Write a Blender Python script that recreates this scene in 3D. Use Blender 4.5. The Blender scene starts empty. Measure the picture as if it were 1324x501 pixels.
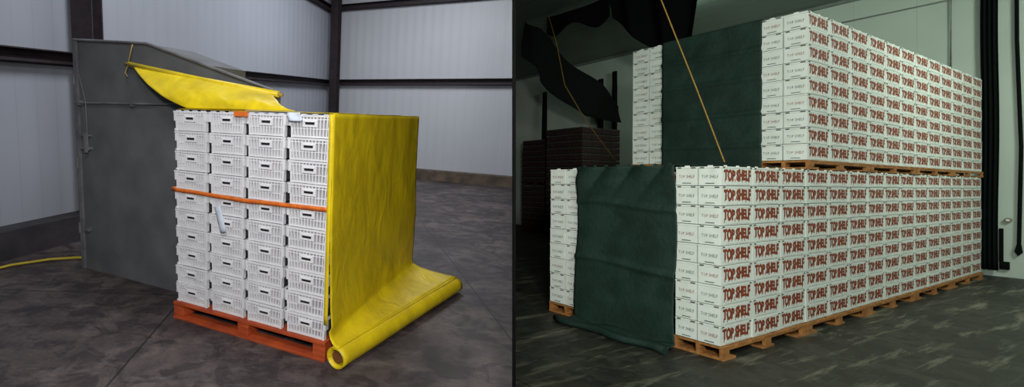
import bpy, bmesh, math, random
import numpy as np
from mathutils import Matrix, Vector
random.seed(4)
sc=bpy.context.scene
sc.view_settings.view_transform='Standard'
sc.view_settings.look='None'

# ------------------------------------------------------------------ frames
def rot(v):
    t=np.linalg.norm(v);k=np.array(v)/t;K=np.array([[0,-k[2],k[1]],[k[2],0,-k[0]],[-k[1],k[0],0]])
    return np.eye(3)+np.sin(t)*K+(1-np.cos(t))*K@K
B=np.array([[1,0,0],[0,0,1],[0,-1,0]],float)
F,PX,PY=607.06,439.2,230.72
RL=rot([0.1333,0,-0.0309])@B
RR=rot([-0.0074,0,-0.0102])@B
CAMZ=2.0658
C=Vector((0,0,CAMZ))
def M4(R,t=(0,0,0)):
    m=Matrix([list(map(float,r)) for r in R]).to_4x4(); m.translation=Vector(t); return m
LF=M4(RR.T@RL,C)@Matrix.Translation((0,0,-2.2024))
LS=LF@Matrix.Translation((-0.0665,3.9699,0))@Matrix.Rotation(-0.4688,4,'Z')
RS=Matrix.Translation((4.5024,5.5315,0))@Matrix.Rotation(math.atan2(.4542,.8909),4,'Z')
cam=bpy.data.cameras.new('camera');co=bpy.data.objects.new('camera',cam);sc.collection.objects.link(co)
co.matrix_world=M4(RR.T,C)
cam.sensor_width=36;cam.sensor_fit='HORIZONTAL';cam.lens=F*36/1324
cam.shift_x=(662-PX)/1324;cam.shift_y=(PY-250.5)/1324
cam.clip_start=.05;cam.clip_end=200
sc.camera=co

# ------------------------------------------------------------------ materials
def nm(name):
    m=bpy.data.materials.new(name);m.use_nodes=True
    nt=m.node_tree;b=nt.nodes['Principled BSDF'];return m,nt,b
def mat(name,c,rough=.6,c2=None,scale=8,bump=0,bscale=40,metal=0,spec=.4,stretch=(1,1,1),lo=.35,hi=.65):
    m,nt,b=nm(name)
    b.inputs['Roughness'].default_value=rough;b.inputs['Metallic'].default_value=metal
    b.inputs['Specular IOR Level'].default_value=spec
    tc=nt.nodes.new('ShaderNodeTexCoord');mp=nt.nodes.new('ShaderNodeMapping')
    nt.links.new(tc.outputs['Object'],mp.inputs[0]);mp.inputs['Scale'].default_value=stretch
    n=nt.nodes.new('ShaderNodeTexNoise');n.inputs['Scale'].default_value=scale;n.inputs['Detail'].default_value=8
    nt.links.new(mp.outputs[0],n.inputs['Vector'])
    r=nt.nodes.new('ShaderNodeValToRGB');r.color_ramp.elements[0].position=lo;r.color_ramp.elements[1].position=hi
    c2=c2 or tuple(x*.8 for x in c)
    r.color_ramp.elements[0].color=(*c2,1);r.color_ramp.elements[1].color=(*c,1)
    nt.links.new(n.outputs['Fac'],r.inputs[0]);nt.links.new(r.outputs[0],b.inputs['Base Color'])
    if bump:
        n2=nt.nodes.new('ShaderNodeTexNoise');n2.inputs['Scale'].default_value=bscale;n2.inputs['Detail'].default_value=4
        nt.links.new(mp.outputs[0],n2.inputs['Vector'])
        bp=nt.nodes.new('ShaderNodeBump');bp.inputs['Strength'].default_value=bump;bp.inputs['Distance'].default_value=.02
        nt.links.new(n2.outputs['Fac'],bp.inputs['Height']);nt.links.new(bp.outputs[0],b.inputs['Normal'])
    return m
def node_math(nt,op,a,b=None,v=None):
    n=nt.nodes.new('ShaderNodeMath');n.operation=op
    nt.links.new(a,n.inputs[0])
    if b is not None: nt.links.new(b,n.inputs[1])
    if v is not None: n.inputs[1].default_value=v
    return n.outputs[0]
def mixc(nt,f,a,b):
    n=nt.nodes.new('ShaderNodeMix');n.data_type='RGBA'
    nt.links.new(f,n.inputs[0])
    for s,i in ((a,6),(b,7)):
        if isinstance(s,tuple): n.inputs[i].default_value=(*s,1)
        else: nt.links.new(s,n.inputs[i])
    return n.outputs[2]
def floor_mat(name,dark,light,scr,seam=4.0,scratch_amt=.6,rough=.45,sdir=.25,slo=.55,shi=.72,stain=(.02,.02,.02),sscale=(.9,6.5,1)):
    m,nt,b=nm(name)
    tc=nt.nodes.new('ShaderNodeTexCoord')
    mp=nt.nodes.new('ShaderNodeMapping');nt.links.new(tc.outputs['Object'],mp.inputs[0])
    n=nt.nodes.new('ShaderNodeTexNoise');n.inputs['Scale'].default_value=.9;n.inputs['Detail'].default_value=14;n.inputs['Roughness'].default_value=.78
    nt.links.new(mp.outputs[0],n.inputs['Vector'])
    r=nt.nodes.new('ShaderNodeValToRGB');r.color_ramp.elements[0].position=.40;r.color_ramp.elements[1].position=.62
    r.color_ramp.elements[0].color=(*dark,1);r.color_ramp.elements[1].color=(*light,1)
    nt.links.new(n.outputs['Fac'],r.inputs[0])
    n3=nt.nodes.new('ShaderNodeTexNoise');n3.inputs['Scale'].default_value=3.2;n3.inputs['Detail'].default_value=11;n3.inputs['Distortion'].default_value=.8;n3.inputs['Roughness'].default_value=.65
    nt.links.new(mp.outputs[0],n3.inputs['Vector'])
    r3=nt.nodes.new('ShaderNodeValToRGB');r3.color_ramp.elements[0].position=.48;r3.color_ramp.elements[1].position=.58
    r3.color_ramp.elements[0].color=(0,0,0,1);r3.color_ramp.elements[1].color=(.75,.75,.75,1)
    nt.links.new(n3.outputs['Fac'],r3.inputs[0])
    c0=mixc(nt,r3.outputs[0],r.outputs[0],stain)
    mp2=nt.nodes.new('ShaderNodeMapping');nt.links.new(tc.outputs['Object'],mp2.inputs[0]);mp2.inputs['Scale'].default_value=sscale;mp2.inputs['Rotation'].default_value=(0,0,sdir)
    n2=nt.nodes.new('ShaderNodeTexNoise');n2.inputs['Scale'].default_value=1.5;n2.inputs['Detail'].default_value=14;n2.inputs['Roughness'].default_value=.7;n2.inputs['Distortion'].default_value=.3
    nt.links.new(mp2.outputs[0],n2.inputs['Vector'])
    r2=nt.nodes.new('ShaderNodeValToRGB');r2.color_ramp.elements[0].position=slo;r2.color_ramp.elements[1].position=shi
    r2.color_ramp.elements[0].color=(0,0,0,1);r2.color_ramp.elements[1].color=(scratch_amt,)*3+(1,)
    nt.links.new(n2.outputs['Fac'],r2.inputs[0])
    c=mixc(nt,r2.outputs[0],c0,scr)
    sx=nt.nodes.new('ShaderNodeSeparateXYZ');nt.links.new(tc.outputs['Object'],sx.inputs[0])
    outs=[]
    for ax in (0,1):
        a=node_math(nt,'MULTIPLY',sx.outputs[ax],v=1/seam);a=node_math(nt,'FRACT',a)
        a=node_math(nt,'SUBTRACT',a,v=.5);a=node_math(nt,'ABSOLUTE',a);a=node_math(nt,'LESS_THAN',a,v=.003);outs.append(a)
    s=node_math(nt,'MAXIMUM',outs[0],outs[1]);s=node_math(nt,'MULTIPLY',s,v=.7)
    c=mixc(nt,s,c,(.006,.006,.006))
    nt.links.new(c,b.inputs['Base Color']);b.inputs['Roughness'].default_value=rough
    bp=nt.nodes.new('ShaderNodeBump');bp.inputs['Strength'].default_value=.2;bp.inputs['Distance'].default_value=.02
    nt.links.new(n2.outputs['Fac'],bp.inputs['Height']);nt.links.new(bp.outputs[0],b.inputs['Normal'])
    return m
def panel_mat(name,c,c2,axis_dir,period,depth=.5,linew=.06,dark=.55,rough=.5):
    m,nt,b=nm(name)
    tc=nt.nodes.new('ShaderNodeTexCoord')
    d=nt.nodes.new('ShaderNodeVectorMath');d.operation='DOT_PRODUCT';d.inputs[1].default_value=axis_dir
    nt.links.new(tc.outputs['Object'],d.inputs[0])
    a=node_math(nt,'MULTIPLY',d.outputs['Value'],v=1/period);a=node_math(nt,'FRACT',a)
    l=node_math(nt,'LESS_THAN',a,v=linew)
    n=nt.nodes.new('ShaderNodeTexNoise');n.inputs['Scale'].default_value=.8;n.inputs['Detail'].default_value=6
    nt.links.new(tc.outputs['Object'],n.inputs['Vector'])
    cc=mixc(nt,n.outputs['Fac'],c,c2)
    cc=mixc(nt,l,cc,tuple(x*dark for x in c))
    nt.links.new(cc,b.inputs['Base Color']);b.inputs['Roughness'].default_value=rough
    s=node_math(nt,'MULTIPLY',a,v=2*math.pi);s=node_math(nt,'SINE',s)
    bp=nt.nodes.new('ShaderNodeBump');bp.inputs['Strength'].default_value=depth;bp.inputs['Distance'].default_value=.02
    nt.links.new(s,bp.inputs['Height']);nt.links.new(bp.outputs[0],b.inputs['Normal'])
    return m

# ------------------------------------------------------------------ mesh builder
class MB:
    def __init__(s): s.v=[];s.f=[];s.m=[];s.sm=[];s.mats=[]
    def mi(s,m):
        if m not in s.mats: s.mats.append(m)
        return s.mats.index(m)
    def add(s,vs,fs,m,smooth=False):
        o=len(s.v);s.v.extend([tuple(v) for v in vs]);k=s.mi(m)
        for f in fs: s.f.append([i+o for i in f]);s.m.append(k);s.sm.append(smooth)
    def box(s,x0,x1,y0,y1,z0,z1,m,T=None):
        vs=[Vector((x,y,z)) for z in (z0,z1) for y in (y0,y1) for x in (x0,x1)]
        if T is not None: vs=[T@v for v in vs]
        s.add(vs,[(0,2,3,1),(4,5,7,6),(0,1,5,4),(2,6,7,3),(0,4,6,2),(1,3,7,5)],m)
    def prismY(s,pts,y0,y1,m):
        n=len(pts);vs=[(x,y0,z) for x,z in pts]+[(x,y1,z) for x,z in pts]
        s.add(vs,[tuple(range(n)),tuple(range(2*n-1,n-1,-1))]+[(i,i+n,(i+1)%n+n,(i+1)%n) for i in range(n)],m)
    def prismX(s,pts,x0,x1,m):
        n=len(pts);vs=[(x0,y,z) for y,z in pts]+[(x1,y,z) for y,z in pts]
        s.add(vs,[tuple(range(n-1,-1,-1)),tuple(range(n,2*n))]+[(i,(i+1)%n,(i+1)%n+n,i+n) for i in range(n)],m)
    def prismZ(s,pts,z0,z1,m):
        n=len(pts);vs=[(x,y,z0) for x,y in pts]+[(x,y,z1) for x,y in pts]
        s.add(vs,[tuple(range(n-1,-1,-1)),tuple(range(n,2*n))]+[(i,(i+1)%n,(i+1)%n+n,i+n) for i in range(n)],m)
    def tube(s,pts,r,m,n=10,cap=True):
        pts=[Vector(p) for p in pts];vs=[];k=len(pts)
        for i,p in enumerate(pts):
            t=(pts[min(i+1,k-1)]-pts[max(i-1,0)]).normalized()
            u=t.cross(Vector((0,0,1)));u=u if u.length>.05 else t.cross(Vector((1,0,0)));u.normalize();w=t.cross(u)
            for j in range(n):
                a=2*math.pi*j/n;vs.append(p+r*(math.cos(a)*u+math.sin(a)*w))
        fs=[(i*n+j,i*n+(j+1)%n,(i+1)*n+(j+1)%n,(i+1)*n+j) for i in range(k-1) for j in range(n)]
        s.add(vs,fs,m,True)
        if cap:
            s.add(vs[:n],[tuple(range(n))],m);s.add(vs[-n:],[tuple(range(n))],m)
    def grid(s,fn,nu,nv,m):
        vs=[fn(i/nu,j/nv) for j in range(nv+1) for i in range(nu+1)]
        fs=[(j*(nu+1)+i,j*(nu+1)+i+1,(j+1)*(nu+1)+i+1,(j+1)*(nu+1)+i) for j in range(nv) for i in range(nu)]
        s.add(vs,fs,m,True)
    def obj(s,name,M,thick=0,bevel=0):
        me=bpy.data.meshes.new(name);me.from_pydata([tuple(v) for v in s.v],[],s.f)
        for m in s.mats: me.materials.append(m)
        me.polygons.foreach_set('material_index',s.m);me.polygons.foreach_set('use_smooth',s.sm);me.update()
        o=bpy.data.objects.new(name,me);sc.collection.objects.link(o);o.matrix_world=M
        if thick:
            md=o.modifiers.new('s','SOLIDIFY');md.thickness=thick;md.offset=0
        if bevel:
            md=o.modifiers.new('b','BEVEL');md.width=bevel;md.segments=2;md.limit_method='ANGLE'
        return o
def wob(a,b,sd=0):
    return (math.sin(a*7.3+sd)+.6*math.sin(a*15.1+b*5.2+sd*2)+.5*math.sin(b*9.7-a*3.1+sd)+.35*math.sin(b*21+a*12+sd))/2.4

# partition plane
def ray(x,y): return Vector(M4(RR.T).to_3x3()@Vector(((x-PX)/F,-(y-PY)/F,-1)))
r1=ray(664.6,-200);r2=ray(664.6,700);PN=r1.cross(r2).normalized()
if PN.x<0: PN=-PN     # points to the right-hand room
def cut(o,side):
    me=o.data;bm=bmesh.new();bm.from_mesh(me)
    Mi=o.matrix_world.inverted();co_=Mi@C;no=(o.matrix_world.to_3x3().transposed()@PN).normalized()
    off=no*(0.004*side)
    bmesh.ops.bisect_plane(bm,geom=bm.verts[:]+bm.edges[:]+bm.faces[:],plane_co=co_+off,plane_no=no,clear_inner=side>0,clear_outer=side<0)
    bmesh.ops.holes_fill(bm,edges=[e for e in bm.edges if e.is_boundary]) if len(bm.faces)>1 else None
    bm.to_mesh(me);bm.free()

# ================================================================== PARTITION
m_part=mat('black_partition_paint',(.004,.004,.004),.9,spec=.05)
P=MB();h=ray(664.6,PY);h.z=0;h.normalize()
up=(PN.cross(h));up=up if up.z>0 else -up
T=.0105
vs=[]
for s_ in (3.0,34.0):
    for z in (-CAMZ-.35,9.5):
        for t in (-T,T): vs.append(C+h*s_+up*z+PN*t)
P.add(vs,[(0,1,3,2),(4,6,7,5),(0,4,5,1),(2,3,7,6),(0,2,6,4),(1,5,7,3)],m_part)
P.obj('wall_partition',Matrix())

# ================================================================== LEFT ROOM
e1=Vector((math.cos(-.4688),math.sin(-.4688)));
corner=Vector((-.4,19.0))
m_floorL=floor_mat('stained_concrete_dark',(.030,.023,.025),(.125,.100,.093),(.22,.185,.17),seam=3.6,scratch_amt=.5,rough=.6,sdir=1.0,stain=(.024,.017,.020),sscale=(1.3,3,1))
Fl=MB();Fl.box(-14,16,-3,23,-.12,0,m_floorL);o=Fl.obj('floor',LF);cut(o,-1)
wd=Vector((-.35,-.937)).normalized()
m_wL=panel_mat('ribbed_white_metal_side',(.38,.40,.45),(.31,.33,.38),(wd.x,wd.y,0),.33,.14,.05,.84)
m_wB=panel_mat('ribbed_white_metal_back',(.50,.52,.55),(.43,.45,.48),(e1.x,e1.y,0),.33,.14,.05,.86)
def wallseg(name,p,d,L,off,th,z0,z1,m,frame,side,start=0):
    d=Vector(d).normalized();n=Vector((-d.y,d.x))
    a=Vector(p)+d*start;b=Vector(p)+d*L
    W=MB();W.prismZ([a+n*off,b+n*off,b+n*(off+th),a+n*(off+th)],z0,z1,m)
    o=W.obj(name,frame);
    if side: cut(o,side)
    return o
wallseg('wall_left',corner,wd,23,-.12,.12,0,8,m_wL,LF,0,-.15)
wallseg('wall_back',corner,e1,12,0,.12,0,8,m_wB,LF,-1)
m_steel=mat('maroon_painted_steel',(.030,.020,.024),.6,(.018,.012,.014),6,.1)
m_curb=mat('brown_concrete_curb',(.145,.108,.075),.8,(.07,.053,.040),3,.3)
m_curbd=mat('dark_timber_curb',(.045,.04,.045),.8,(.02,.018,.02),2,.3)
def curb(name,p,d,L,o0,o1,h,m,side,start=0):
    return wallseg(name,p,d,L,o0,o1-o0,0,h,m,LF,side,start)
curb('baseboard_left',corner,wd,22,.0,.36,.42,m_curbd,0,.0)
curb('baseboard_back',corner,e1,12,-.42,-.002,.34,m_curb,-1,0)
def girt(name,p,d,L,z,zz,m,sgn,side,start=0):
    d=Vector(d).normalized();n=Vector((-d.y,d.x))*sgn
    W=MB()
    a=Vector(p)+d*start;b=Vector(p)+d*L
    for o0,o1,l0,l1 in ((.005,.03,-.11,.11),(.03,.17,-.11,-.09),(.03,.17,.09,.11),(.155,.17,-.11,-.05)):
        pts=[]
        for q,zc in ((a,zz[0]),(b,zz[1])):
            for oo in (o0,o1):
                for l in (l0,l1):
                    r=q+n*oo;pts.append((r.x,r.y,zc+l))
        W.add(pts,[(0,1,3,2),(4,6,7,5),(0,4,5,1),(2,3,7,6),(0,2,6,4),(1,5,7,3)],m)
    o=W.obj(name,LF)
    if side: cut(o,side)
    return o
girt('trim_1',corner,wd,22,0,(3.46,2.56),m_steel,1,0)
girt('trim_2',corner,e1,12,0,(3.48,3.48),m_steel,-1,-1)
girt('trim_3',corner,wd,22,0,(6.2,6.2),m_steel,1,0)
girt('trim_4',corner,e1,12,0,(6.3,6.3),m_steel,-1,-1)
def column(name,x,y,yaw,w,dp,hh):
    W=MB();T=Matrix.Translation((x,y,0))@Matrix.Rotation(yaw,4,'Z')
    W.box(-w/2,w/2,-dp/2,-dp/2+.03,0,hh,m_steel,T);W.box(-w/2,w/2,dp/2-.03,dp/2,0,hh,m_steel,T)
    W.box(-.02,.02,-dp/2+.03,dp/2-.03,0,hh,m_steel,T)
    W.box(-w/2-.08,w/2+.08,-dp/2-.08,dp/2+.08,0,.03,m_steel,T)
    return W.obj(name,LF)
ya=math.atan2(wd.y,wd.x)
column('steel_column',-4.22,8.0,ya+math.pi/2+.25,.36,.3,8)
column('steel_column',corner.x+.12,corner.y-.62,-.4688,.3,.3,8)

m_house=mat('weathered_grey_sheet_steel',(.135,.14,.143),.55,(.095,.10,.103),2.2,.1,14,spec=.4)
m_houseT=mat('grey_steel_trim',(.17,.17,.18),.5,(.10,.10,.105),5)
H=MB()
H.prismY([(-4.07,0),(-1.90,0),(-1.90,2.71),(-2.756,2.97),(-4.10,3.07)],.52,1.25,m_house)
H.prismY([(-1.90,2.27),(-.93,2.27),(-.93,2.42),(-1.90,2.71)],.52,.60,m_house)
H.box(-4.11,-4.05,.49,.56,0,3.06,m_houseT)
H.tube([(-4.10,.5,3.07),(-2.756,.5,2.97),(-.95,.5,2.43)],.018,m_houseT,6)
H.tube([(-4.07,.47,2.26),(-1.95,.47,2.27)],.014,m_houseT,8)
for u in (-4.0,-3.0,-2.0): H.box(u-.02,u+.02,.46,.53,2.23,2.29,m_houseT)
H.tube([(-4.0,.46,2.75),(-3.82,.44,2.28),(-3.8,.44,1.65)],.006,m_houseT,6)
H.box(-3.98,-3.82,.45,.53,1.66,1.69,m_houseT);H.box(-3.98,-3.82,.45,.53,1.83,1.85,m_houseT);H.box(-3.86,-3.82,.42,.45,1.62,1.88,m_houseT)
H.box(-4.0,-3.9,.46,.53,.55,.6,m_houseT)
for z in (.5,1.4,2.5): H.tube([(-4.12,.50,z),(-4.12,.50,z+.14)],.022,m_houseT,8)
H.obj('fan_housing',LS)

m_redw=mat('red_orange_painted_wood',(.50,.085,.018),.65,(.33,.05,.014),5,.25,30,stretch=(1,1,6))
m_tanw=mat('orange_raw_timber',(.46,.20,.055),.7,(.28,.11,.03),4,.25,30,stretch=(1,5,5))
def pallet(W,x0,x1,y0,y1,z0,h,m,front='y'):
    t=.028
    n=7
    L=y1-y0
    if front=='y':
        for i in range(n):
            w=L/n*.78;y=y0+(L-w)*i/(n-1);W.box(x0,x1,y,y+w,z0+h-t,z0+h,m)
        for i in (0,3,6):
            w=L/n*.9;y=y0+(L-w)*i/6;W.box(x0,x1,y,y+w,z0,z0+t,m)
        ww=(x1-x0)*.07
        for i in range(3):
            x=x0+(x1-x0-ww)*i/2;W.box(x,x+ww,y0+.01,y1-.01,z0+t,z0+h-t,m)
    else:
        L=x1-x0
        for i in range(n):
            w=L/n*.78;x=x0+(L-w)*i/(n-1);W.box(x,x+w,y0,y1,z0+h-t,z0+h,m)
        for i in (0,3,6):
            w=L/n*.9;x=x0+(L-w)*i/6;W.box(x,x+w,y0,y1,z0,z0+t,m)
        for i in range(3):
            bw=(y1-y0)*.09;y=y0+(y1-y0-bw)*i/2
            for k in range(3):
                bl=.15;x=x0+(x1-x0-bl)*k/2;W.box(x,x+bl,y+.005,y+bw-.005,z0+t,z0+h-t-.02,m)
            W.box(x0,x1,y+.004,y+bw-.004,z0+h-t-.02,z0+h-t,m)
PH=.185
Pl=MB();pallet(Pl,-1.84,.0,-.03,1.12,0,PH,m_redw);pallet(Pl,-1.84,.0,1.16,2.3,0,PH,m_redw)
Pl.obj('red_wooden_pallet',LS,bevel=.004)

# plastic crates: tapered lattice sides, stacking rim, handle plate
m_cr=mat('white_crate_plastic',(.78,.785,.80),.38,(.70,.705,.73),5,spec=.5)
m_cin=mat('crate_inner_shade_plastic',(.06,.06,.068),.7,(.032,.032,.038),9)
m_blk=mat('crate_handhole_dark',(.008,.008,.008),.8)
Cr=MB()
NC,NR=4,10
cw=1.83/NC;ch=(2.2-PH)/NR;DV=2.3/4
for c in range(NC):
    jx=random.uniform(-.006,.006)
    for r in range(NR):
        x0=-1.83+c*cw+.010+jx+random.uniform(-.004,.004);x1=x0+cw-.020;z0=PH+r*ch;jy=random.uniform(0,.012)
        tp=.026                                    # taper at the foot
        for k in range(4):
            y0=k*DV+jy*(k==0);y1=(k+1)*DV-.01
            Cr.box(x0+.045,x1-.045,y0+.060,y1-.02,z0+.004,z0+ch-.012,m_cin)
            Cr.box(x0+.012,x1-.012,y0+.02,y1,z0+ch-.024,z0+ch-.020,m_cr)
            if k==0:
                Cr.box(x0,x1,y0-.002,y0+.016,z0+ch-.020,z0+ch-.003,m_cr)
                Cr.box(x0+.003,x1-.003,y0+.002,y0+.02,z0+ch-.044,z0+ch-.036,m_cr)
                Cr.box(x0+tp,x1-tp,y0+.010,y0+.034,z0+.002,z0+.018,m_cr)
                nr=13
                for q in range(nr):
                    t_=q/(nr-1);xt=x0+.008+(x1-x0-.016-.012)*t_;xb=x0+tp+(x1-x0-2*tp-.012)*t_
                    vs=[(xb,y0+.012,z0+.01),(xb+.012,y0+.012,z0+.01),(xb,y0+.045,z0+.01),(xb+.012,y0+.045,z0+.01),
                        (xt,y0+.002,z0+ch-.02),(xt+.012,y0+.002,z0+ch-.02),(xt,y0+.035,z0+ch-.02),(xt+.012,y0+.035,z0+ch-.02)]
                    Cr.add(vs,[(0,2,3,1),(4,5,7,6),(0,1,5,4),(2,6,7,3),(0,4,6,2),(1,3,7,5)],m_cr)
                Cr.box(x0+tp-.008,x1-tp+.008,y0+.009,y0+.03,z0+.076,z0+.083,m_cr)
                xm=(x0+x1)/2
                Cr.box(xm-.075,xm+.075,y0-.001,y0+.03,z0+.094,z0+.158,m_cr)
                Cr.box(xm-.046,xm+.046,y0-.004,y0+.01,z0+.116,z0+.138,m_blk)
                Cr.box(xm-.055,xm+.055,y0-.010,y0+.01,z0+.138,z0+.145,m_cr)
                for a,b_ in((x0+tp-.004,x0+tp+.016),(x1-tp-.016,x1-tp+.004)):
                    Cr.box(a,b_,y0+.006,y0+.05,z0,z0+.10,m_cr)
                for a,b_ in((x0+.004,x0+.034),(x1-.034,x1-.004)):
                    Cr.box(a,b_,y0+.000,y0+.05,z0+.10,z0+ch-.02,m_cr)
            if c==0:
                for q in range(12):
                    y=y0+.03+(y1-y0-.07)*q/11
                    Cr.box(x0+.01,x0+.05,y,y+.012,z0+.01,z0+ch-.02,m_cr)
                Cr.box(x0,x0+.02,y0,y1,z0+ch-.024,z0+ch-.003,m_cr);Cr.box(x0+.01,x0+.03,y0,y1,z0+.004,z0+.022,m_cr)
    x0=-1.83+c*cw+.012;x1=x0+cw-.024
    for k in range(4):
        y0=k*DV;y1=(k+1)*DV-.01
        Cr.box(x0+.03,x1-.03,y0+.03,y1-.02,2.187,2.193,m_cr)
    for q in range(4):
        x=x0+.03+q*.11;Cr.box(x,x+.05,.0,.02,2.197,2.206,m_cr)
Cr.obj('stacked_plastic_crates',LS)

m_str=mat('orange_strap_webbing',(.80,.20,.03),.5,(.62,.13,.02),20)
S=MB()
def strap(i,j):
    u=i*(1.86)-1.845;return (u,-.012+.003*wob(u*2,0),1.385+.02*(abs(i-.5)*2)-.01+.003*wob(u,1)+(j-.5)*.04)
S.grid(strap,24,1,m_str);S.grid(lambda i,j:(-1.848,-.012+i*.45,1.395+(j-.5)*.04),4,1,m_str)
S.obj('orange_strap',LS,thick=.003)

m_pap=mat('white_paper_tag',(.66,.73,.84),.7)
Tg=MB();TT=Matrix.Translation((-1.19,-.028,1.16))@Matrix.Rotation(-.3,4,'Y')
Tg.grid(lambda i,j:TT@Vector(((i-.5)*.075,-.010*math.sin(i*3.1),(j-.5)*.26)),6,6,m_pap)
Tg.obj('paper_tag',LS,thick=.002)
Tg=MB();Tg.box(-1.02,-.86,-.035,-.004,2.2075,2.212,m_str);Tg.box(-1.02,-.86,-.037,-.033,2.165,2.212,m_str);Tg.obj('orange_label',LS)
Tg=MB()
Tg.grid(lambda i,j:(-.42+i*.13+.01*math.sin(j*6),-.035-.01*math.sin(i*4+j*3),2.14+j*.075),5,5,m_pap);Tg.obj('plastic_wrap_scrap',LS,thick=.003)

def yellow():
    m,nt,b=nm('yellow_vinyl_tarp')
    tc=nt.nodes.new('ShaderNodeTexCoord')
    mp=nt.nodes.new('ShaderNodeMapping');nt.links.new(tc.outputs['Object'],mp.inputs[0]);mp.inputs['Scale'].default_value=(1,1.2,.7)
    n=nt.nodes.new('ShaderNodeTexNoise');n.inputs['Scale'].default_value=2.2;n.inputs['Detail'].default_value=10;n.inputs['Distortion'].default_value=.4;n.inputs['Roughness'].default_value=.68
    nt.links.new(mp.outputs[0],n.inputs['Vector'])
    r=nt.nodes.new('ShaderNodeValToRGB');r.color_ramp.elements[0].position=.32;r.color_ramp.elements[1].position=.60
    r.color_ramp.elements[0].color=(.55,.405,.010,1);r.color_ramp.elements[1].color=(.80,.61,.010,1)
    nt.links.new(n.outputs['Fac'],r.inputs[0]);nt.links.new(r.outputs[0],b.inputs['Base Color'])
    b.inputs['Roughness'].default_value=.40;b.inputs['Specular IOR Level'].default_value=.4
    n2=nt.nodes.new('ShaderNodeTexNoise');n2.inputs['Scale'].default_value=3.0;n2.inputs['Detail'].default_value=4;n2.inputs['Distortion'].default_value=1.0
    nt.links.new(mp.outputs[0],n2.inputs['Vector'])
    bp=nt.nodes.new('ShaderNodeBump');bp.inputs['Strength'].default_value=.4;bp.inputs['Distance'].default_value=.04
    nt.links.new(n2.outputs['Fac'],bp.inputs['Height']);nt.links.new(bp.outputs[0],b.inputs['Normal'])
    return m
m_yel=yellow()
Y=MB()
RA=.098
def rollc(v):
    return Vector((.135+.475*v,-.07+2.42*v,RA))
def side(i,j):
    v=-.03+i*2.34
    if j<.75:
        q=j/.75;z=2.215-(2.215-.30)*q
        u=.022+.005*wob(v*.5,z*.5,1)+.02*q*q
        u+=.010*math.sin(z*3+v*2)*q
        u+=.014*max(0,math.sin(v*4+z*5))**4*q
        return (max(u,.008),v,z)
    q=(j-.75)/.25
    c=rollc(i);a=Vector((.042,v,.30));e=c+Vector((-.0,0,RA+.002));mid=Vector((.05+.12*i,v,.20+.02*i))
    p=a*(1-q)**2+mid*2*q*(1-q)+e*q*q
    p.z+=.006*wob(v,q,3);return tuple(p)
Y.grid(side,60,60,m_yel)
def topg(i,j):
    v=.10*min(1,j*6)-.03+(2.34-.07*min(1,j*6))*i
    u=.022-j*1.86
    return (u,v,2.215+.004*(1+wob(u,v)))
Y.grid(topg,20,24,m_yel)
Y.grid(lambda i,j:(.022-.035*j,-.03-.004*j,2.21-1.85*i+.0),20,2,m_yel)
m_core=mat('roll_core_brown',(.16,.06,.015),.8)
N=72;L=40
def roll(i,j):
    th=i*2*math.pi*2.3+1.4;rr=RA-.009*(i*2.3);c=rollc(j)
    rr*=1+.03*math.sin(j*9+th)*.6
    return (c.x+rr*math.cos(th),c.y-rr*math.cos(th)*.2,c.z+rr*math.sin(th)*(1))
Y.grid(roll,N*2,L,m_yel)
Y.tube([rollc(-.0)+Vector((0,.03,0)),rollc(1)-Vector((0,.03,0))],RA*.55,m_core,16,True)
Y.obj('yellow_tarp_side_cover',LS,thick=.004)

b0=Vector((-2.93,.42,2.72));b1=Vector((-.885,.42,2.395))
U=MB()
s0=Vector((-1.74,.10,2.228));s1=Vector((-.42,.08,2.228))
def up_(i,j):
    a=b0.lerp(b1,i*.98+.01);c=s0.lerp(s1,i)
    p=a.lerp(c,j);p.y-= .10*math.sin(j*math.pi)
    p.z-=.05*math.sin(j*math.pi)*(1-.8*i)
    p.z+=.010*wob(i*3,j,2)*math.sin(j*3.14)+.02*math.sin(i*14+j*3)*j*(1-j)*2
    p.y+=.03*math.sin(i*12+j*5)*j*(1-j)*3
    return tuple(p)
U.grid(up_,60,20,m_yel)
U.tube([b0+Vector((-.04,0,.005)),b0.lerp(b1,.5)+Vector((0,0,-.01)),b1+Vector((.05,0,-.005))],.03,m_yel,10)
m_bar=mat('tarnished_bar',(.35,.25,.06),.5)
U.tube([b0+Vector((-.10,0,.012)),b1+Vector((.10,0,-.012))],.016,m_bar,8)
U.tube([b0+Vector((-.06,0,.0)),b0+Vector((-.03,.05,.24))],.006,m_bar,6)
U.tube([b0+Vector((-.04,-.01,.0)),b0+Vector((-.07,-.03,-.10)),b0+Vector((-.03,-.03,-.14))],.006,m_bar,6)
U.obj('yellow_tarp_on_bar',LS,thick=.003)

m_hose=mat('yellow_hose_rubber',(.50,.38,.02),.5)
Hs=MB();Hs.tube([(-4.72,5.5,.03),(-4.62,5.85,.03),(-4.45,6.2,.03),(-4.1,6.5,.03),(-3.75,6.62,.03),(-3.55,6.6,.03)],.018,m_hose,8);Hs.obj('yellow_hose',LF)

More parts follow.
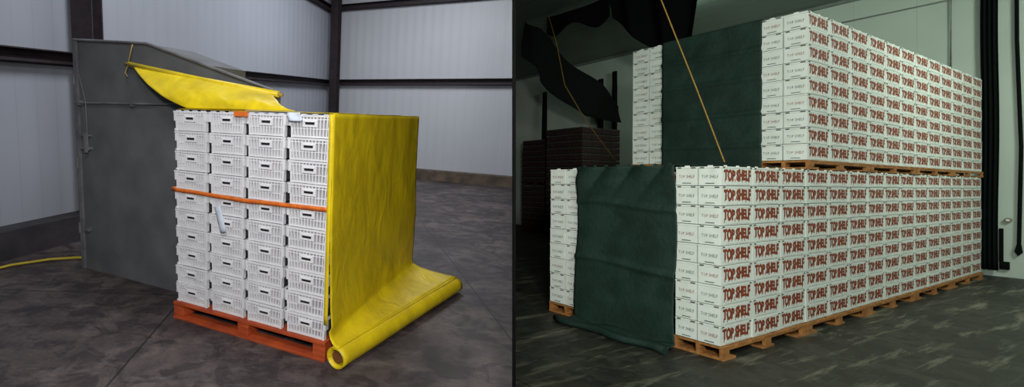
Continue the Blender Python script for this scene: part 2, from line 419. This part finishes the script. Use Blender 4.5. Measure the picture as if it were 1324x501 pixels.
# ================================================================== RIGHT ROOM
m_floorR=floor_mat('worn_warehouse_concrete',(.012,.013,.009),(.048,.048,.034),(.29,.28,.20),seam=5.2,scratch_amt=.65,rough=.55,sdir=-.12,slo=.53,shi=.68,stain=(.010,.011,.007),sscale=(.4,3.4,1))
Fr=MB();Fr.box(-9,12.6,-9,24,-.12,0,m_floorR);o=Fr.obj('floor',RS);cut(o,1)
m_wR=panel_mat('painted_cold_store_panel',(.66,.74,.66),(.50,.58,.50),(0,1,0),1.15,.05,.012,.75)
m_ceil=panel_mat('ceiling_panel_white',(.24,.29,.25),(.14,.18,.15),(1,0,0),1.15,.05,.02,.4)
W=MB();W.box(12.29,12.45,-9,24,0,7.37,m_wR);o=W.obj('wall_right',RS);cut(o,1)
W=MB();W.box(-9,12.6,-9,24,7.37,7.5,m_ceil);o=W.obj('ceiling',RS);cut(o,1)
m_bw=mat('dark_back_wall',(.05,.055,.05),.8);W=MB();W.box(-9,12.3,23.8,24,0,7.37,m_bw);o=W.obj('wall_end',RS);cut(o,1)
m_con=mat('grey_conduit',(.25,.28,.25),.6)
W=MB();W.box(12.2,12.29,-8.5,15.0,7.28,7.37,m_con);o=W.obj('trim_5',RS);cut(o,1)
W=MB();W.tube([(12.24,3.0,6.75),(12.24,.6,6.75),(12.24,.6,4.4)],.02,m_con,6);W.obj('wall_conduit',RS)

def textmesh(s,off=.02,res=2):
    cu=bpy.data.curves.new('t','FONT');cu.body=s;cu.offset=off;cu.resolution_u=res;cu.align_x='CENTER';cu.align_y='CENTER'
    ob=bpy.data.objects.new('t',cu);sc.collection.objects.link(ob)
    dg=bpy.context.evaluated_depsgraph_get();me=bpy.data.meshes.new_from_object(ob.evaluated_get(dg))
    v=np.array([list(q.co) for q in me.vertices]);f=[list(p.vertices) for p in me.polygons]
    bpy.data.objects.remove(ob);bpy.data.curves.remove(cu);bpy.data.meshes.remove(me)
    c=(v.max(0)+v.min(0))/2;v-=c;s_=v.max(0)-v.min(0);v[:,0]/=s_[0];v[:,1]/=s_[1]
    return v,f
BT=textmesh('TOP SHELF',.055,2);ST=textmesh('TOP SHELF',.0,1);LT=textmesh('fresh western table grapes product',0,1)
m_box=mat('white_waxed_carton',(.85,.88,.83),.5,(.77,.81,.75),6,spec=.35)
m_lid=mat('white_carton_lid',(.89,.92,.87),.5,(.83,.86,.80),6)
m_gap=mat('carton_gap_shadow_board',(.10,.10,.08),.9)
m_red=mat('brick_red_print',(.33,.072,.026),.6,(.18,.032,.014),30)
m_ink=mat('dark_green_print',(.05,.09,.06),.7)
def put_text(W,T,cx,cy,cz,w,h,m,face,rag=0):
    v,f=T
    x=v[:,0];y=v[:,1]
    if rag: y=y*(1+rag*np.sin(x*17))+rag*.25*np.sin(x*9)
    if face=='b': vs=np.stack([cx+x*w,np.full(len(v),cy),cz+y*h],1)
    else: vs=np.stack([np.full(len(v),cx),cy-x*w,cz+y*h],1)
    W.add(vs.tolist(),f,m)
def cartons(W,a0,ncol,pitch,b0,b1,nb,z0,z1,nrow,label_side=True):
    rh=(z1-z0)/nrow;bw=(b1-b0)/nb
    W.box(a0+.03,a0+ncol*pitch-.03,b0+.03,b1-.03,z0,z1-.02,m_gap)
    for r in range(nrow):
        z=z0+r*rh
        for c in range(ncol):
            for k in range(nb):
                if 0<c<ncol-1 and 0<k<nb-1: continue
                a=a0+c*pitch;b=b0+k*bw
                ja=random.uniform(-.005,.005);jb=random.uniform(0,.009)
                W.box(a+.005+ja,a+pitch-.005+ja,b+.004+jb,b+bw-.004,z+.004,z+rh-.026,m_box)
                W.box(a+.001+ja,a+pitch-.003+ja,b-.0+jb,b+bw-.002,z+rh-.024,z+rh-.005,m_lid)
                if k==0 and label_side:
                    for dx,dz in ((-.003,0),(.003,.002)):
                        put_text(W,BT,a+pitch*.5+ja+dx,b+.0022+jb-.0002*(dx>0),z+rh*.54+dz,pitch*.85,rh*.58,m_red,'b',.10)
                    for q in range(8):
                        x=a+pitch*(.11+.108*q+random.uniform(-.02,.02));hh=random.uniform(.006,.028)
                        W.box(x,x+.012,b+.0012+jb,b+.0035+jb,z+rh*.26-hh,z+rh*.36,m_red)
                    put_text(W,LT,a+pitch*.52+ja,b+.0022+jb,z+.015,pitch*.72,.013,m_ink,'b')
                    W.box(a+.03,a+.075,b-.004+jb,b,z+rh-.022,z+rh-.008,m_gap)
                    W.box(a+pitch-.08,a+pitch-.035,b-.004+jb,b,z+rh-.022,z+rh-.008,m_gap)
                if c==0:
                    put_text(W,ST,a+.0032+ja,b+bw/2,z+rh*.47,bw*.70,.038,m_ink if (r+k)%3 else m_red,'a')
                    W.box(a-.001+ja,a+.004,b+bw*.30,b+bw*.68,z+.026,z+.034,m_ink)
                    W.box(a-.0005,a+.004,b+bw*.10,b+bw*.3,z+rh-.024,z+rh-.010,m_gap)
                    W.box(a-.0005,a+.004,b+bw*.74,b+bw*.9,z+rh-.024,z+rh-.010,m_gap)
    for c in range(ncol):
        for q in (.12,.5,.86):
            x=a0+(c+q)*pitch;W.box(x,x+.05,b0+.01,b0+.022,z1-.008,z1+.010,m_lid)
    for k in range(nb):
        y=b0+(k+.4)*bw;W.box(a0+.01,a0+.022,y,y+.05,z1-.008,z1+.010,m_lid)
PI=.757;NCOL=15
Lw=MB()
cartons(Lw,0,NCOL,PI,0,.50,2,.165,2.3,9)
cartons(Lw,0,NCOL,PI,1.80,2.365,2,.165,2.3,9)
Lw.obj('stacked_produce_cartons',RS)
UA=2.31
Up=MB()
cartons(Up,UA,12,PI,0,.54,2,2.3+.14,4.55,9)
cartons(Up,UA,12,PI,1.84,2.44,2,2.3+.14,4.55,9)
Up.obj('stacked_produce_cartons',RS)
Pw=MB()
for i in range(5):
    for b0_,b1_ in((-.02,.52),(1.78,2.38)): pallet(Pw,i*3*PI+.01,(i+1)*3*PI-.02,b0_,b1_,0,.16,m_tanw,'x')
Pw.obj('wooden_pallet_row',RS)
Pw=MB()
for i in range(4):
    for b0_,b1_ in((-.02,.56),(1.82,2.46)): pallet(Pw,UA+i*3*PI+.01,UA+(i+1)*3*PI-.02,b0_,b1_,2.312,.125,m_tanw,'x')
Pw.obj('wooden_pallet_row',RS)

m_gt=mat('dark_green_canvas',(.017,.040,.032),.7,(.010,.025,.019),3,.4,18,spec=.3)
G=MB()
def crease(z,zs,w=.05):
    return sum(max(0,1-abs(z-q)/w) for q in zs)
def gt(i,j):
    b=.47+i*1.37
    if j<.08:
        q=j/.08;return (.5-.53*q,b,2.325+.01*wob(b,q))
    if j<.9:
        q=(j-.08)/.82;z=2.325-q*(2.30)
        a=-.035-.022*abs(wob(b*.6,z*1.1,4))-.03*crease(z+.04*math.sin(b*3),(1.78,.95),.06)-.04*q*q
        a-=.05*max(0,z-1.8)/.4*abs(math.sin(b*8+z*6))
        e=.03*math.sin(z*3)*q
        return (a,b+e+.03*q*(i-.5),max(z,.03))
    q=(j-.9)/.1
    return (-.09-.28*q-.06*q*math.sin(b*6),b+.04*(i-.5)+.12*q*(i-.3),.03+.05*abs(math.sin(q*5+b*4))*(1-q))
G.grid(gt,56,120,m_gt)
G.tube([(-.40+.05*math.sin(k*1.3),.40+k*.155,.05) for k in range(11)],.045,m_gt,10)
for k in range(8):
    bb=.55+k*.17;G.box(-.03,.0,bb,bb+.03,2.325,2.345,m_gt)
G.obj('green_canvas_tarp',RS,thick=.004)
G=MB()
def gu(i,j):
    b=.50+i*1.40
    if j<.08:
        q=j/.08;return (UA+.5-.53*q,b,4.565+.008*wob(b,q))
    q=(j-.08)/.92;z=4.565-q*2.235
    a=UA-.035-.016*abs(wob(b*.8,z,1))-.03*crease(z+.02*math.sin(b*2),(4.15,3.72,3.2,2.7),.05)
    return (a,b,z)
G.grid(gu,46,100,m_gt)
G.obj('green_canvas_tarp',RS,thick=.004)

m_bgb=mat('dim_red_printed_carton',(.055,.028,.024),.8,(.02,.010,.009),14,stretch=(1,1,2),lo=.45,hi=.55)  # background cartons and pallets: the dimness is put into their colours
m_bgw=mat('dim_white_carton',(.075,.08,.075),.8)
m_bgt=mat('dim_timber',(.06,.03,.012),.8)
def bgstack(a0,a1,b0,b1,zs,rows):
    W=MB()
    for z0,z1 in zs:
        pallet(W,a0,a1,b0,b1,z0,.13,m_bgt,'x')
        rh=(z1-z0-.14)/rows;na=max(2,int((a1-a0)/.5));nb=max(2,int((b1-b0)/.38))
        for r in range(rows):
            for c in range(na):
                for k in range(nb):
                    if 0<c<na-1 and 0<k<nb-1: continue
                    x=a0+(a1-a0)*c/na;y=b0+(b1-b0)*k/nb;z=z0+.14+r*rh
                    dx=(a1-a0)/na;dy=(b1-b0)/nb
                    W.box(x+.01,x+dx-.01,y+.01,y+dy-.01,z+.01,z+rh-.012,m_bgb)
                    W.box(x+.004,x+dx-.004,y+.004,y+dy-.004,z+rh-.05,z+rh-.015,m_bgw)
    return W.obj('background_carton_stack',RS)
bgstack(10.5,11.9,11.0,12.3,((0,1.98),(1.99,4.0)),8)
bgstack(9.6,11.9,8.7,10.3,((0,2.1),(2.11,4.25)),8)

m_bf=mat('black_hanging_fabric',(.006,.007,.007),.9,spec=.1)
m_gf=mat('dark_green_hanging_fabric',(.006,.010,.009),.9,spec=.1)
Hh=MB()
top=[(5.65,8,7.36),(6.3,8,7.1),(8.6,8,6.0),(10.7,8,4.98)];bot=[(5.6,8,6.2),(6.4,8,5.45),(8.5,8,4.45),(10.65,8,4.34)]
def lerpl(L,t):
    x=t*(len(L)-1);k=min(int(x),len(L)-2);return Vector(L[k]).lerp(Vector(L[k+1]),x-k)
Hh.grid(lambda i,j:tuple(lerpl(top,i).lerp(lerpl(bot,i),j)+Vector((0,.12*math.sin(i*14+j*2)-.1,.04*math.sin(i*9)))),40,12,m_bf)
Hh.obj('hanging_black_tarp',RS,thick=.004)
Hh=MB()
top=[(6,5.35,7.36),(6,4.4,7.36),(6,3.0,7.36)];bot=[(6,5.3,6.7),(6,4.55,5.9),(6,4.0,5.40),(6,3.6,5.45),(6,3.2,5.6)]
Hh.grid(lambda i,j:tuple(lerpl(top,i).lerp(lerpl(bot,i),j)+Vector((.15*math.sin(i*16+j),0,.03*math.sin(i*12)*j))),40,14,m_bf)
Hh.grid(lambda i,j:(6+.05*math.sin(i*8),5.3+2.1*i,7.36-.10*math.sin(i*math.pi)-(.62+.16*math.sin(i*9)-.15*i)*j),30,6,m_bf)
Hh.obj('hanging_black_tarp',RS,thick=.004)
for a,b,w,z0,z1 in((12.15,9.7,.24,2.6,6.5),(12.15,9.1,.2,2.6,6.7),(12.1,12.45,.25,2.5,6.4)):
    Hh=MB();Hh.grid(lambda i,j:(a+.03*math.sin(i*9+j*5),b-w/2+w*i,z1-(z1-.02)*j),10,20,m_bf);Hh.obj('black_strip_curtain',RS,thick=.01)
Hh=MB()
Hh.grid(lambda i,j:(12.17+.04*math.sin(i*22),-.10+.24*i+.01*math.sin(j*9),7.2-j*7.05),24,30,m_gf);Hh.obj('dark_green_curtain',RS,thick=.01)
Hh=MB()
Hh.tube([(12.22,-.34,7.3),(12.22,-.345,5.5),(12.22,-.40,3),(12.22,-.37,.75)],.03,m_bf,8)
Hh.prismX([(-.31,.62),(-.36,.52),(-.42,.60),(-.40,.78),(-.34,.78)],12.2,12.24,m_bf)
Hh.obj('black_cable',RS)
Hh=MB()
for y0,y1,z0,z1 in((-.155,-.10,.35,1.13),(-.24,-.105,.18,.36)):
    Hh.box(12.22,12.285,y0,y1,z0,z1,m_bf)
Hh.obj('black_door_latch',RS)
m_disc=mat('rusty_ring_disc',(.30,.24,.15),.6)
Hh=MB();Hh.tube([(12.22,-.22,1.33),(12.285,-.22,1.33)],.055,m_disc,16);Hh.tube([(12.21,-.22,1.33),(12.23,-.22,1.33)],.03,m_lid,12);Hh.obj('wall_reflector',RS)

m_rope=mat('yellow_brown_rope',(.30,.17,.03),.8)
Rp=MB();Rp.tube([(-.10,-.07,2.335),(-.11,.22,3.25),(-.1,.63,4.46),(-.1,1.55,7.36)],.008,m_rope,6);Rp.obj('yellow_rope',RS)
Rp=MB();Rp.tube([(6,7.3,7.36),(6,7.0,6.4),(6,6.71,5.08),(6,6.0,3.9),(6,5.24,2.89),(6,3.9,1.0),(6,3.3,.02)],.012,m_rope,6);Rp.obj('yellow_rope',RS)

# ================================================================== LIGHTS
def area(name,M,loc,target,size,power,col,spread=math.pi):
    l=bpy.data.lights.new(name,'AREA');l.energy=power;l.size=size;l.color=col;l.spread=spread
    o=bpy.data.objects.new(name,l);sc.collection.objects.link(o)
    p=M@Vector(loc);t=M@Vector(target);o.location=p
    o.rotation_euler=(t-p).to_track_quat('-Z','Y').to_euler();return o
def spot(name,M,loc,target,rad,power,col,ang,blend=.6):
    l=bpy.data.lights.new(name,'SPOT');l.energy=power;l.shadow_soft_size=rad;l.color=col;l.spot_size=math.radians(ang);l.spot_blend=blend
    o=bpy.data.objects.new(name,l);sc.collection.objects.link(o)
    p=M@Vector(loc);t=M@Vector(target);o.location=p
    o.rotation_euler=(t-p).to_track_quat('-Z','Y').to_euler();return o
spot('flash_spot_left',LS,(2.2,-4.0,3.0),(-.4,.4,1.1),.2,720,(1,.97,.95),84,.8)  # added flash-like spot just behind the camera, aimed at the crates
area('added_key_left',LS,(.4,-2.6,4.6),(-.5,.8,1.0),1.0,85,(.95,.96,1))  # key light added out of view above, for the crate stack
area('added_fill_left_room',LF,(1.5,12,7.4),(1.5,13,0),3.5,470,(.92,.95,1))  # overhead light added to brighten the left room's walls, no fixture known
area('area_left_side',LF,(-1.5,6,6.6),(-4.0,8,1),2,150,(.92,.95,1))  # area light aimed at the left wall
spot('flash_spot_right',RS,(-6.2,-4.0,3.4),(1.6,.5,2.2),.3,1350,(.92,1,.90),60,.8)  # flash-like spot added behind the camera to light the cartons
area('added_key_right',RS,(-2.6,-3.6,5.0),(2.6,.6,2.4),.8,125,(.92,1,.89))  # added key light, placed so it reaches both carton faces
area('added_fill_right_aisle',RS,(7,-4.5,6.9),(8.5,0,2.5),2.0,380,(.86,1,.86))  # second overhead light, added for the far wall and aisle
area('area_right_back',RS,(8.5,4.5,7.2),(11,4.5,5.5),1.5,22,(.8,1,.85))  # area light aimed at the upper part of the right wall
w=bpy.data.worlds.new('w');sc.world=w;w.use_nodes=True
w.node_tree.nodes['Background'].inputs[0].default_value=(.5,.55,.6,1);w.node_tree.nodes['Background'].inputs[1].default_value=.04
